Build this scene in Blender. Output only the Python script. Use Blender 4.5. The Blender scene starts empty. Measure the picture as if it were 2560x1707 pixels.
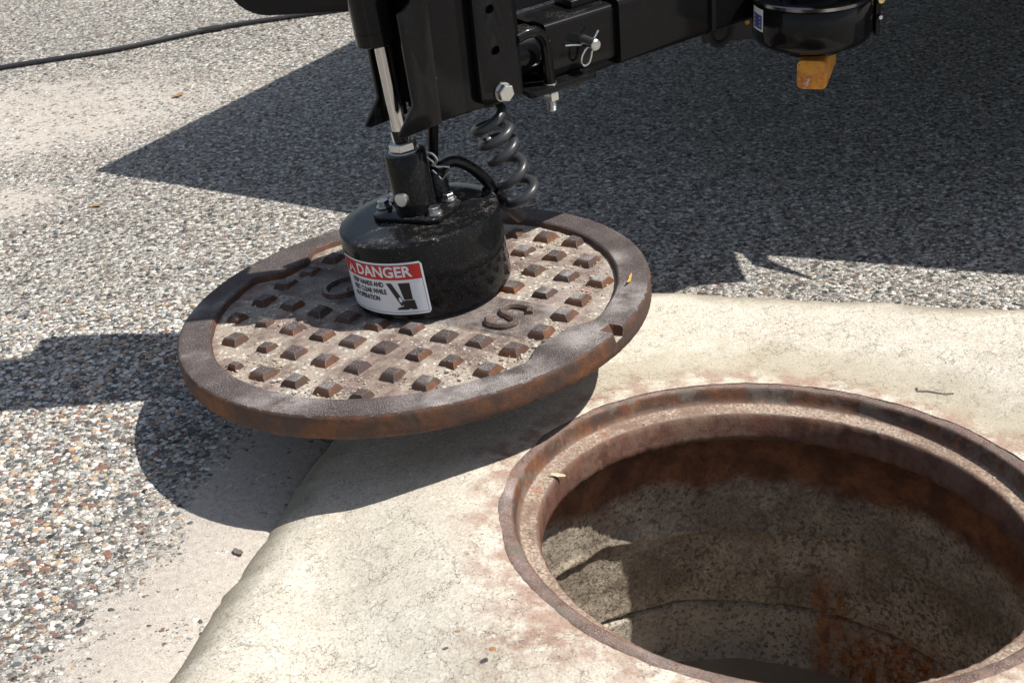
import bpy, bmesh, math, random
import numpy as np
from mathutils import Vector, Matrix
random.seed(7); np.random.seed(7)
sc = bpy.context.scene
COL = sc.collection
# ------------------------------------------------------------------ camera
PITCH, ROLL, HC = math.radians(31), -0.1, 1.0538
cp, sp = math.cos(PITCH), math.sin(PITCH)
F = Vector((0, cp, -sp)); R0 = Vector((1, 0, 0)); U0 = Vector((0, sp, cp))
R = R0*math.cos(ROLL) + U0*math.sin(ROLL); U = -R0*math.sin(ROLL) + U0*math.cos(ROLL)
cd = bpy.data.cameras.new('camera'); cam = bpy.data.objects.new('camera', cd); COL.objects.link(cam)
cam.matrix_world = Matrix(((R.x, U.x, -F.x, 0), (R.y, U.y, -F.y, 0), (R.z, U.z, -F.z, HC), (0, 0, 0, 1)))
cd.sensor_width = 36; cd.lens = 3400/2560*36; cd.clip_end = 500; cd.clip_start = .02
cd.dof.use_dof = True; cd.dof.focus_distance = 1.85; cd.dof.aperture_fstop = 16
sc.camera = cam
# ------------------------------------------------------------------ sky and sun
SUN = Vector((.680, -.032, 1)).normalized()
w = bpy.data.worlds.new('World'); sc.world = w; w.use_nodes = True
nt = w.node_tree; bg = nt.nodes['Background']
sky = nt.nodes.new('ShaderNodeTexSky'); sky.sky_type = 'NISHITA'; sky.sun_disc = False
sky.sun_elevation = math.asin(SUN.z); sky.sun_rotation = math.atan2(SUN.x, SUN.y)
hs = nt.nodes.new('ShaderNodeHueSaturation'); hs.inputs['Saturation'].default_value = .66
nt.links.new(sky.outputs[0], hs.inputs['Color']); nt.links.new(hs.outputs[0], bg.inputs[0]); bg.inputs[1].default_value = .090
sl = bpy.data.lights.new('sun', 'SUN'); sl.energy = 4.8; sl.angle = math.radians(.55); sl.color = (1, .955, .89)
so = bpy.data.objects.new('sun', sl); COL.objects.link(so); so.rotation_euler = SUN.to_track_quat('Z', 'Y').to_euler()
so.location = (3, 0, 5)
sc.view_settings.view_transform = 'Standard'; sc.view_settings.look = 'None'; sc.view_settings.exposure = .40

# ------------------------------------------------------------------ node helper
class NT:
    def __init__(s, name):
        s.m = bpy.data.materials.new(name); s.m.use_nodes = True; s.t = s.m.node_tree
        s.b = s.t.nodes['Principled BSDF']; s.L = s.t.links
        s.co = s.n('ShaderNodeTexCoord').outputs['Object']
    def n(s, k, **kw):
        o = s.t.nodes.new(k)
        for a, v in kw.items(): setattr(o, a, v)
        return o
    def put(s, sock, v):
        if isinstance(v, bpy.types.NodeSocket): s.L.new(v, sock)
        elif isinstance(v, (tuple, list)) and len(v) == 3 and sock.type == 'RGBA': sock.default_value = (*v, 1)
        else: sock.default_value = v
    def math(s, op, a, b=0, c=0, clamp=False):
        o = s.n('ShaderNodeMath', operation=op); o.use_clamp = clamp
        s.put(o.inputs[0], a); s.put(o.inputs[1], b); s.put(o.inputs[2], c); return o.outputs[0]
    def vmath(s, op, a, b=(0, 0, 0)):
        o = s.n('ShaderNodeVectorMath', operation=op); s.put(o.inputs[0], a); s.put(o.inputs[1], b)
        return o.outputs['Value'] if op in ('DOT_PRODUCT', 'LENGTH', 'DISTANCE') else o.outputs[0]
    def scale(s, v, f):
        o = s.n('ShaderNodeVectorMath', operation='SCALE'); s.put(o.inputs[0], v); s.put(o.inputs['Scale'], f); return o.outputs[0]
    def noise(s, sc_, det=3, rough=.6, co=None, col=False, dist=0):
        o = s.n('ShaderNodeTexNoise'); s.put(o.inputs['Vector'], co or s.co); o.inputs['Scale'].default_value = sc_
        o.inputs['Detail'].default_value = det; o.inputs['Roughness'].default_value = rough; o.inputs['Distortion'].default_value = dist
        return o.outputs['Color' if col else 'Fac']
    def vor(s, sc_, feat='F1', co=None, rnd=1, metric='EUCLIDEAN', dim='3D'):
        o = s.n('ShaderNodeTexVoronoi', feature=feat); o.voronoi_dimensions = dim
        if feat == 'F1': o.distance = metric
        s.put(o.inputs['Vector'], co or s.co); o.inputs['Scale'].default_value = sc_; o.inputs['Randomness'].default_value = rnd
        return o
    def step(s, v, a, b, o0=0, o1=1):
        o = s.n('ShaderNodeMapRange'); o.interpolation_type = 'SMOOTHSTEP'
        s.put(o.inputs[0], v)
        if b < a: a, b, o0, o1 = b, a, o1, o0
        o.inputs[1].default_value = a; o.inputs[2].default_value = b; o.inputs[3].default_value = o0; o.inputs[4].default_value = o1
        return o.outputs[0]
    def mix(s, f, a, b, mode='MIX'):
        o = s.n('ShaderNodeMix', data_type='RGBA', blend_type=mode); s.put(o.inputs[0], f); s.put(o.inputs[6], a); s.put(o.inputs[7], b)
        return o.outputs[2]
    def ramp(s, v, stops, const=False):
        o = s.n('ShaderNodeValToRGB'); r = o.color_ramp
        if const: r.interpolation = 'CONSTANT'
        while len(r.elements) < len(stops): r.elements.new(.5)
        for e, (p, c) in zip(r.elements, stops): e.position = p; e.color = (*c, 1)
        s.put(o.inputs[0], v); return o.outputs[0]
    def sep(s, v): o = s.n('ShaderNodeSeparateXYZ'); s.put(o.inputs[0], v); return o.outputs
    def comb(s, x, y, z): o = s.n('ShaderNodeCombineXYZ'); [s.put(o.inputs[i], q) for i, q in enumerate((x, y, z))]; return o.outputs[0]
    def normal(s): return s.n('ShaderNodeNewGeometry').outputs['Normal']
    def bump(s, h, d, st=1, prev=None):
        o = s.n('ShaderNodeBump'); s.put(o.inputs['Height'], h); o.inputs['Distance'].default_value = d; o.inputs['Strength'].default_value = st
        if prev: s.L.new(prev, o.inputs['Normal'])
        s.L.new(o.outputs[0], s.b.inputs['Normal']); return o.outputs[0]
    def set(s, **k):
        for a, v in k.items():
            s.put(s.b.inputs[{'col': 'Base Color', 'rough': 'Roughness', 'metal': 'Metallic', 'spec': 'Specular IOR Level', 'coat': 'Coat Weight', 'coatr': 'Coat Roughness'}[a]], v)
        return s.m

# pad (cast concrete apron) and manhole frame in world space
FC = Vector((.3001, 1.2511, .035)); FN = Vector((.09, .1051, 1)).normalized()
FX = Vector((1, 0, -.09)).normalized(); FY = FN.cross(FX).normalized()
PL = Vector((-.9445, .3287, 0)); PF = Vector((.303, .953, 0))      # outward normals: left side, far side
PLD, PFD = .618, .549

def aggregate():
    s = NT('exposed_aggregate')
    warp = s.vmath('SUBTRACT', s.noise(60, 2, col=True), (.5, .5, .5))
    p = s.vmath('ADD', s.co, s.scale(warp, .009))
    pa = s.vmath('MULTIPLY', p, (1, 1.0, 0)); 
    warp2 = s.vmath('SUBTRACT', s.noise(260, 2, col=True), (.5, .5, .5))
    p2 = s.vmath('MULTIPLY', s.vmath('ADD', p, s.scale(warp2, .003)), (.85, 1.1, 0))
    pal = lambda v: s.ramp(v, [(0, (.50, .49, .47)), (.10, (.68, .66, .62)), (.19, (.34, .335, .32)), (.28, (.085, .095, .095)), (.35, (.58, .55, .49)),
        (.45, (.13, .14, .125)), (.52, (.25, .235, .215)), (.60, (.19, .125, .10)), (.65, (.72, .71, .68)), (.76, (.15, .145, .14)), (.83, (.48, .41, .31)), (.865, (.27, .18, .14)), (.90, (.40, .40, .39)), (.965, (.055, .06, .065))], True)
    # three sizes of stone
    big = s.vor(92, co=pa, dim='2D'); bigc = s.sep(big.outputs['Color'])
    med = s.vor(160, co=p2, dim='2D'); medc = s.sep(med.outputs['Color'])
    med_e = s.vor(160, 'DISTANCE_TO_EDGE', co=p2, dim='2D').outputs[0]
    sml = s.vor(370, co=p2, dim='2D'); smlc = s.sep(sml.outputs['Color'])
    sml_e = s.vor(370, 'DISTANCE_TO_EDGE', co=p2, dim='2D').outputs[0]
    # cover mask (mortar washed over the stones): patches and the strip by the apron
    du = s.vmath('DOT_PRODUCT', s.vmath('SUBTRACT', s.co, tuple(FC)), tuple(PL))
    dv = s.vmath('DOT_PRODUCT', s.vmath('SUBTRACT', s.co, tuple(FC)), tuple(PF))
    dd = s.math('ADD', s.math('SUBTRACT', du, PLD), s.step(dv, .35, .60, 0, .3))
    near = s.math('ADD', s.step(dd, .06, .26, .57, 0), s.math('MULTIPLY', s.step(s.noise(7, 2), .3, .7, -.3, .3), s.step(dd, .05, .25, .5, 0)))
    ell = s.vmath('LENGTH', s.vmath('DIVIDE', s.vmath('SUBTRACT', s.co, (-1.05, 2.93, 0)), (.62, .36, 1)))
    ell2 = s.vmath('LENGTH', s.vmath('DIVIDE', s.vmath('SUBTRACT', s.co, (-1.02, 2.47, 0)), (.26, .13, 1)))
    near = s.math('MULTIPLY', near, s.step(du, PLD-.10, PLD-.02))
    pt = s.math('ADD', s.step(s.math('MINIMUM', ell, ell2), .3, 1.35, .40, 0), s.step(s.noise(5.5, 3), .55, .75, 0, .22))
    dens = s.math('ADD', s.math('MAXIMUM', near, pt), s.math('MULTIPLY', s.math('SUBTRACT', s.noise(30, 4, .7), .5), .75))   # 0 bare .. .6 covered
    big_e = s.vor(92, 'DISTANCE_TO_EDGE', co=pa, dim='2D').outputs[0]
    mb_ = s.math('MULTIPLY', s.math('MULTIPLY', s.step(big_e, .07, .13), s.step(big.outputs['Distance'], .62, .54)), s.math('GREATER_THAN', bigc[0], s.math('ADD', .66, s.math('MULTIPLY', dens, .8))))
    mm = s.math('MULTIPLY', s.math('MULTIPLY', s.step(med_e, .05, .12), s.step(med.outputs['Distance'], .66, .58)), s.math('GREATER_THAN', medc[0], s.math('ADD', .30, s.math('MULTIPLY', dens, 1.25))))
    ms = s.math('MULTIPLY', s.step(sml_e, .04, .16), s.math('GREATER_THAN', smlc[0], s.math('ADD', .22, s.math('MULTIPLY', dens, 1.6))))
    mort = s.mix(s.step(s.noise(900, 3), .35, .65), (.065, .062, .060), (.50, .48, .445))
    mort2 = s.mix(s.step(s.noise(500, 4), .35, .7), (.40, .37, .335), (.56, .52, .475))
    mort = s.mix(s.step(dens, .12, .42), mort, mort2)
    sp1 = s.math('MULTIPLY', s.step(s.noise(330, 2, .5), .63, .67), s.step(s.noise(25, 2), .35, .6, .4, 1))
    mort = s.mix(sp1, mort, s.ramp(s.noise(120, 1), [(0, (.10, .095, .09)), (.48, (.20, .13, .10)), (.54, (.66, .64, .60))], True))
    c = s.mix(ms, mort, pal(smlc[1])); c = s.mix(mm, c, pal(medc[1])); c = s.mix(mb_, c, pal(bigc[1]))
    sf = s.step(dens, .46, .22, .22, .9)
    c = s.mix(sf, c, s.ramp(s.noise(300, 4, .75), [(.30, (.50, .50, .50)), (.70, (1.35, 1.35, 1.35))]), 'MULTIPLY')
    c = s.mix(s.math('MULTIPLY', sf, 1.1, clamp=True), c, s.ramp(s.noise(115, 3, .65), [(.38, (.52, .52, .52)), (.50, (.98, .98, .98)), (.62, (1.42, 1.42, 1.42))]), 'MULTIPLY')
    c = s.mix(1, c, s.ramp(s.noise(1.3, 3), [(.3, (.84, .82, .785)), (.7, (1.06, 1.035, .995))]), 'MULTIPLY')
    h = s.math('ADD', s.math('MULTIPLY', mb_, s.step(big.outputs['Distance'], .55, .1, .3, 1)), s.math('ADD', s.math('MULTIPLY', mm, s.step(med_e, 0, .3, .1, .6)), s.math('MULTIPLY', ms, .25)))
    s.bump(s.math('ADD', h, s.math('MULTIPLY', s.noise(700, 2), .25)), .0022, .95)
    return s.set(col=c, rough=.78, spec=.35)

def concrete():
    s = NT('apron_concrete')
    c = s.mix(s.step(s.noise(9, 4, .7), .35, .7), (.545, .50, .42), (.62, .58, .50))
    c = s.mix(1, c, s.ramp(s.noise(330, 4, .75), [(.32, (.40, .37, .33)), (.45, (.95, .95, .94)), (.70, (1.2, 1.2, 1.2))]), 'MULTIPLY')
    c = s.mix(1, c, s.ramp(s.noise(75, 4, .75), [(.33, (.90, .89, .87)), (.55, (1.02, 1.02, 1.02))]), 'MULTIPLY')
    wp = s.vmath('ADD', s.co, s.scale(s.vmath('SUBTRACT', s.noise(40, 3, col=True), (.5, .5, .5)), .02))
    v = s.vor(120, co=s.vmath('MULTIPLY', wp, (.65, 1.3, 0)), dim='2D'); r = s.sep(v.outputs['Color'])
    fl = s.math('MULTIPLY', s.step(v.outputs['Distance'], .40, .30), s.math('GREATER_THAN', r[0], .88))
    c = s.mix(s.math('MULTIPLY', fl, .45), c, (.76, .74, .68))
    v2 = s.vor(150, co=s.vmath('MULTIPLY', wp, (1, 1, 0)), dim='2D'); r2 = s.sep(v2.outputs['Color'])
    dk = s.math('MULTIPLY', s.step(s.noise(190, 2, .5), .70, .735), s.step(s.noise(20, 3), .38, .6, .3, 1))
    c = s.mix(s.math('MULTIPLY', dk, .75), c, (.13, .10, .08))
    # hairline cracks
    wc = s.vmath('ADD', s.co, s.scale(s.vmath('SUBTRACT', s.noise(22, 5, .75, col=True), (.5, .5, .5)), .06))
    cr = s.vor(17, 'DISTANCE_TO_EDGE', co=s.vmath('MULTIPLY', wc, (1, 1, 0)), dim='2D').outputs[0]
    cr2 = s.vor(60, 'DISTANCE_TO_EDGE', co=s.vmath('MULTIPLY', wc, (1, 1, 0)), dim='2D').outputs[0]
    g = s.step(s.noise(6, 2), .46, .6)
    crk = s.math('MULTIPLY', s.step(cr, .0, .010, 1, 0), g)
    crk = s.math('MULTIPLY', crk, s.step(s.noise(60, 2), .35, .6, .25, 1))
    crk = s.math('MAXIMUM', crk, s.math('MULTIPLY', s.step(cr2, 0, .05, .65, 0), s.step(s.noise(26, 3, .7), .50, .62)))
    c = s.mix(s.math('MULTIPLY', crk, .9), c, (.14, .115, .085))
    # rust bloom near the iron ring and dirt along the shoulder
    dist = s.vmath('DISTANCE', s.co, tuple(FC))
    wob = s.math('MULTIPLY', s.math('SUBTRACT', s.noise(16, 4, .7), .5), .12)
    bl = s.step(s.vmath('DISTANCE', s.vmath('MULTIPLY', s.co, (1, 1, 0)), (.000, 1.045, 0)), .02, .12, 1, 0)
    bl = s.math('MULTIPLY', bl, s.step(s.noise(45, 4, .7), .35, .62))
    bl = s.math('MAXIMUM', bl, s.math('MULTIPLY', s.step(s.math('ADD', dist, wob), .350, .395, .95, 0), s.step(s.noise(30, 3), .3, .6)))
    c = s.mix(s.math('MULTIPLY', bl, .72), c, (.25, .125, .085))
    dvv = s.vmath('DOT_PRODUCT', s.vmath('SUBTRACT', s.co, tuple(FC)), tuple(PF))
    fb = s.math('MULTIPLY', s.math('MULTIPLY', s.step(s.math('ADD', dist, wob), .345, .37), s.step(s.math('ADD', dist, wob), .46, .40)), s.step(dvv, .12, .28))
    c = s.mix(s.math('MULTIPLY', fb, .55), c, (.34, .30, .215))
    at = s.n('ShaderNodeAttribute', attribute_name='shoulder').outputs['Fac']
    e = s.step(s.math('ADD', at, s.math('MULTIPLY', s.math('SUBTRACT', s.noise(12, 4), .5), .9)), .22, .80)
    c = s.mix(s.math('MULTIPLY', e, .80), c, (.24, .21, .155))
    bp = s.bump(s.noise(260, 5, .7), .0014, .55)
    s.bump(s.math('SUBTRACT', s.math('MULTIPLY', fl, .4), s.math('ADD', crk, dk)), .0016, .7, bp)
    return s.set(col=c, rough=.86, spec=.25)

def cast_iron(kind='lid'):
    s = NT('rusty_cast_iron_' + kind)
    nz = s.sep(s.normal())[2]
    iron = s.mix(s.step(s.noise(14, 4, .7), .35, .65), (.038, .027, .026), (.064, .045, .042))
    rust = s.mix(s.step(s.noise(30, 4, .7), .35, .7), (.10, .045, .026), (.19, .078, .032))
    side = s.mix(s.step(s.noise(11, 5, .7), .42, .62), (.070, .044, .034), rust)
    if kind == 'frame': iron = s.mix(s.step(s.noise(40, 5, .75), .35, .65), (.10, .058, .047), (.20, .125, .10))
    c = s.mix(s.step(nz, .55, .93), side, iron)
    c = s.mix(s.math('MULTIPLY', s.step(s.noise(21, 5, .75), .62, .73), .6), c, (.24, .085, .035))
    up = s.step(nz, .80, .97)
    grain = s.math('MULTIPLY', s.step(s.noise(620, 3, .85), .50, .66), s.step(s.noise(22, 3), .30, .62, .45, 1))
    heavy = s.step(s.noise(6.5, 4, .6), .50, .70)
    if kind == 'lid':
        for (hx, hy, hr) in ((.06, -.295, .10), (.23, -.20, .07), (.275, -.10, .07), (.14, -.27, .06), (-.14, -.24, .08), (.27, .03, .05)):
            heavy = s.math('MAXIMUM', heavy, s.math('MULTIPLY', s.step(s.vmath('DISTANCE', s.vmath('MULTIPLY', s.co, (1, 1, 0)), (hx, hy, 0)), hr, hr*.2), s.step(s.noise(18, 4, .7), .32, .66)))
    dust = s.math('MULTIPLY', up, s.math('ADD', s.math('MULTIPLY', grain, .55), s.math('MULTIPLY', heavy, s.math('ADD', .14, s.math('MULTIPLY', s.step(s.noise(800, 3, .8), .42, .60), .60))), clamp=True))
    if kind == 'lid':
        zl = s.sep(s.co)[2]
        low = s.math('MULTIPLY', s.step(zl, -.0045, -.0085, 0, 1), s.step(nz, .6, .9))
        # sand and grit lying in the sunk field
        sand = s.mix(s.step(s.noise(520, 4, .75), .32, .68), (.20, .155, .12), (.50, .43, .355))
        v = s.vor(150, co=s.vmath('MULTIPLY', s.co, (1, 1, 0)), dim='2D'); r = s.sep(v.outputs['Color'])
        st = s.math('MULTIPLY', s.step(v.outputs['Distance'], .42, .30), s.math('GREATER_THAN', r[0], .5))
        sand = s.mix(st, sand, s.ramp(r[1], [(0, (.60, .56, .48)), (.3, (.16, .17, .15)), (.5, (.50, .42, .32)), (.7, (.30, .30, .27)), (.85, (.66, .64, .58))], True))
        base = s.mix(s.step(s.noise(60, 4, .7), .40, .60), (.145, .098, .080), (.25, .19, .155))
        gm = s.step(s.math('ADD', s.noise(9.5, 3, .6), s.math('MULTIPLY', s.noise(80, 2), .25)), .55, .68)
        c = s.mix(low, c, s.mix(gm, base, sand))
        c = s.mix(s.math('MULTIPLY', s.math('MULTIPLY', low, s.step(s.noise(12, 4, .7), .60, .68)), s.step(gm, .9, .3)), c, (.33, .12, .05))
        dust = s.math('MULTIPLY', dust, s.math('SUBTRACT', 1, s.math('MULTIPLY', low, .55)))
    c = s.mix(dust, c, (.60, .56, .53))
    if kind == 'frame':
        zf_ = s.sep(s.co)[2]; ledge = s.step(zf_, -.014, -.020, 0, 1)
        c = s.mix(s.math('MULTIPLY', s.step(s.noise(18, 5, .75), .48, .62), .75), c, s.mix(s.noise(60, 4), (.10, .085, .072), (.21, .18, .15)))
        c = s.mix(s.math('MULTIPLY', s.step(zf_, -.026, -.031), .85), c, s.mix(s.step(s.noise(40, 4, .7), .35, .65), (.075, .032, .022), (.15, .065, .042)))
        fl = s.math('MULTIPLY', ledge, 1)
        fl = s.math('MULTIPLY', fl, s.math('MULTIPLY', s.step(nz, .72, .95), s.step(s.noise(16, 4, .7), .30, .55, .60, .97)))
        c = s.mix(fl, c, s.mix(s.step(s.noise(240, 4, .7), .35, .65), (.19, .13, .095), (.50, .41, .325)))
        c = s.mix(s.math('MULTIPLY', s.step(s.noise(34, 3, .7), .62, .70), .55), c, (.30, .12, .07))
    if kind == 'frame': c = s.mix(s.math('MULTIPLY', ledge, s.step(s.noise(13, 5, .75), .44, .62, 0, .75)), c, (.17, .105, .075))
    if kind == 'lid':
        bv = s.n('ShaderNodeBevel'); bv.samples = 4; bv.inputs['Radius'].default_value = .0016
        ed = s.math('SUBTRACT', 1, s.vmath('DOT_PRODUCT', bv.outputs[0], s.normal()))
        ed = s.math('MULTIPLY', s.step(ed, .012, .07), s.step(s.noise(120, 3, .7), .38, .60))
        c = s.mix(s.math('MULTIPLY', ed, .65), c, (.33, .31, .30))
    b1 = s.bump(s.noise(55, 5, .7), .0015, .5)
    s.bump(s.noise(330, 4, .8), .0016, .65, b1)
    return s.set(col=c, rough=.72, spec=.35)

def shaft_mat():
    s = NT('shaft_concrete')
    x, y, z = s.sep(s.co)          # local: z = 0 at the frame top
    c = s.mix(s.step(s.noise(10, 4, .65), .35, .68), (.26, .215, .165), (.50, .43, .34))
    c = s.mix(1, c, s.ramp(s.noise(190, 4, .7), [(.34, (.60, .59, .57)), (.66, (1.2, 1.2, 1.2))]), 'MULTIPLY')
    pits = s.math('MULTIPLY', s.step(s.noise(130, 3, .65), .545, .61), s.step(s.noise(11, 3, .6), .35, .60, .35, 1))
    c = s.mix(s.step(z, -.36, -.41, 0, .35), c, (.52, .50, .46))
    c = s.mix(s.math('MULTIPLY', pits, .7), c, (.085, .070, .055))
    zz = s.math('ADD', z, s.math('MULTIPLY', s.math('SUBTRACT', s.noise(7, 4, .7), .5), .11))
    rb = s.step(zz, -.185, -.15)
    rust = s.mix(s.step(s.noise(25, 4), .35, .65), (.12, .055, .032), (.25, .11, .055))
    c = s.mix(rb, c, rust)
    # rust run down the far right wall
    ang = s.math('ARCTAN2', y, x)
    aa = s.math('ADD', ang, s.math('MULTIPLY', s.math('SUBTRACT', s.noise(14, 5, .8), .5), .42))
    run = s.math('MULTIPLY', s.math('MULTIPLY', s.step(aa, .48, .54), s.step(aa, 1.04, .96)), s.step(zz, -.35, -.41))
    run = s.math('MAXIMUM', run, s.math('MULTIPLY', s.math('MULTIPLY', s.step(aa, .98, 1.02), s.step(aa, 1.16, 1.10)), s.step(zz, -.29, -.34, 0, .8)))
    streak = s.step(s.noise(1, 3, co=s.comb(s.math('MULTIPLY', ang, 15), s.math('MULTIPLY', z, 5), 0)), .36, .52, .55, 1)
    c = s.mix(s.math('MULTIPLY', run, s.math('MULTIPLY', streak, s.step(s.noise(42, 5, .8), .36, .52, .25, 1))), c, s.mix(s.step(s.noise(80, 4, .7), .4, .6), (.16, .055, .022), (.36, .14, .05)))
    b = s.bump(s.noise(28, 5, .7), .008, .6)
    s.bump(s.math('SUBTRACT', s.noise(220, 4, .7), pits), .002, .8, b)
    return s.set(col=c, rough=.85, spec=.25)

def gloss_black(name, dusty=.0, base=(.006, .006, .0065), rough=.09, coat=.08):
    s = NT(name)
    nz = s.sep(s.normal())[2]
    g = s.step(s.noise(560, 2, .8), .655, .70)
    film = s.math('MULTIPLY', s.step(s.noise(30, 4, .6), .44, .70), s.step(nz, .75, .97, .06, 1))
    gg = s.step(s.noise(210, 3, .85), .50, .64)
    d = s.math('MULTIPLY', s.math('ADD', s.math('MULTIPLY', g, .26), s.math('MULTIPLY', film, s.math('ADD', .03, s.math('MULTIPLY', gg, .38)))), dusty)
    c = s.mix(d, base, (.42, .39, .36))
    s.bump(s.noise(22, 3, .5), .0006, .08)
    return s.set(col=c, rough=s.math('ADD', rough, s.math('MULTIPLY', d, .8)), spec=.15, coat=coat, coatr=.30)

def simple(name, col, rough=.5, metal=0, var=.15, sc_=40, bump=.0, spec=.5):
    s = NT(name); k = s.noise(sc_, 4, .65)
    c = s.mix(k, tuple(v*(1-var) for v in col), tuple(min(1, v*(1+var)) for v in col))
    if bump: s.bump(s.noise(sc_*6, 3), bump, .5)
    return s.set(col=c, rough=s.math('ADD', rough-.06, s.math('MULTIPLY', s.noise(sc_*3, 3), .12)), metal=metal, spec=spec)

M = dict(agg=aggregate(), conc=concrete(), lid=cast_iron('lid'), frame=cast_iron('frame'), shaft=shaft_mat(),
    mag=gloss_black('dusty_black_enamel', 1.0, rough=.09), black=gloss_black('black_gloss_paint', .30),
    satin=gloss_black('black_satin_paint', .25, (.010, .010, .011), .30, .0),
    zinc=simple('zinc_plated_steel', (.62, .63, .62), .30, 1, .2, 60, .0004),
    brass=simple('yellow_zinc_steel', (.60, .50, .28), .3, 1, .25, 60), chrome=simple('chrome_rod', (.50, .49, .48), .16, 1, .02, 10),
    rubber=simple('black_rubber', (.022, .022, .024), .42, 0, .2, 60, .0002), cord=simple('grey_cord_sheath', (.036, .037, .040), .36, 0, .15, 50),
    tape=simple('black_vinyl_tape', (.010, .010, .011), .22, 0, .3, 50, .002),
    white=simple('label_white', (.72, .74, .77), .35, 0, .03, 30), red=simple('label_red', (.50, .022, .015), .35, 0, .05, 30),
    ink=simple('label_black', (.010, .010, .011), .4, 0, .05, 30), blue=simple('label_blue', (.06, .07, .22), .4, 0, .1, 30),
    under=simple('underbody_black', (.012, .012, .013), .6, 0, .2, 8), tyre=simple('tyre_rubber', (.02, .02, .02), .8),
    paint=simple('vehicle_paint', (.05, .055, .06), .3), leaf=simple('dry_leaf', (.30, .16, .06), .8, 0, .4, 90),
    pale=simple('pale_husk', (.50, .42, .30), .8, 0, .2, 90), twig=simple('grey_bark', (.14, .12, .10), .9, 0, .3, 90),
    gl=simple('light_steel', (.35, .36, .34), .45, .5))
def rusty_orange():
    s = NT('rusty_orange_steel')
    c = s.mix(s.step(s.noise(45, 4, .7), .4, .65), (.60, .27, .025), (.44, .14, .02))
    c = s.mix(s.step(s.noise(330, 3, .7), .60, .68), c, (.10, .05, .03)); c = s.mix(s.step(s.noise(70, 3), .66, .72), c, (.5, .42, .33))
    s.bump(s.noise(300, 3), .0008, .5); return s.set(col=c, rough=.6)
M['orange'] = rusty_orange(); M['gun'] = simple('dark_polished_steel', (.24, .24, .25), .16, 1, .1, 30)

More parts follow.
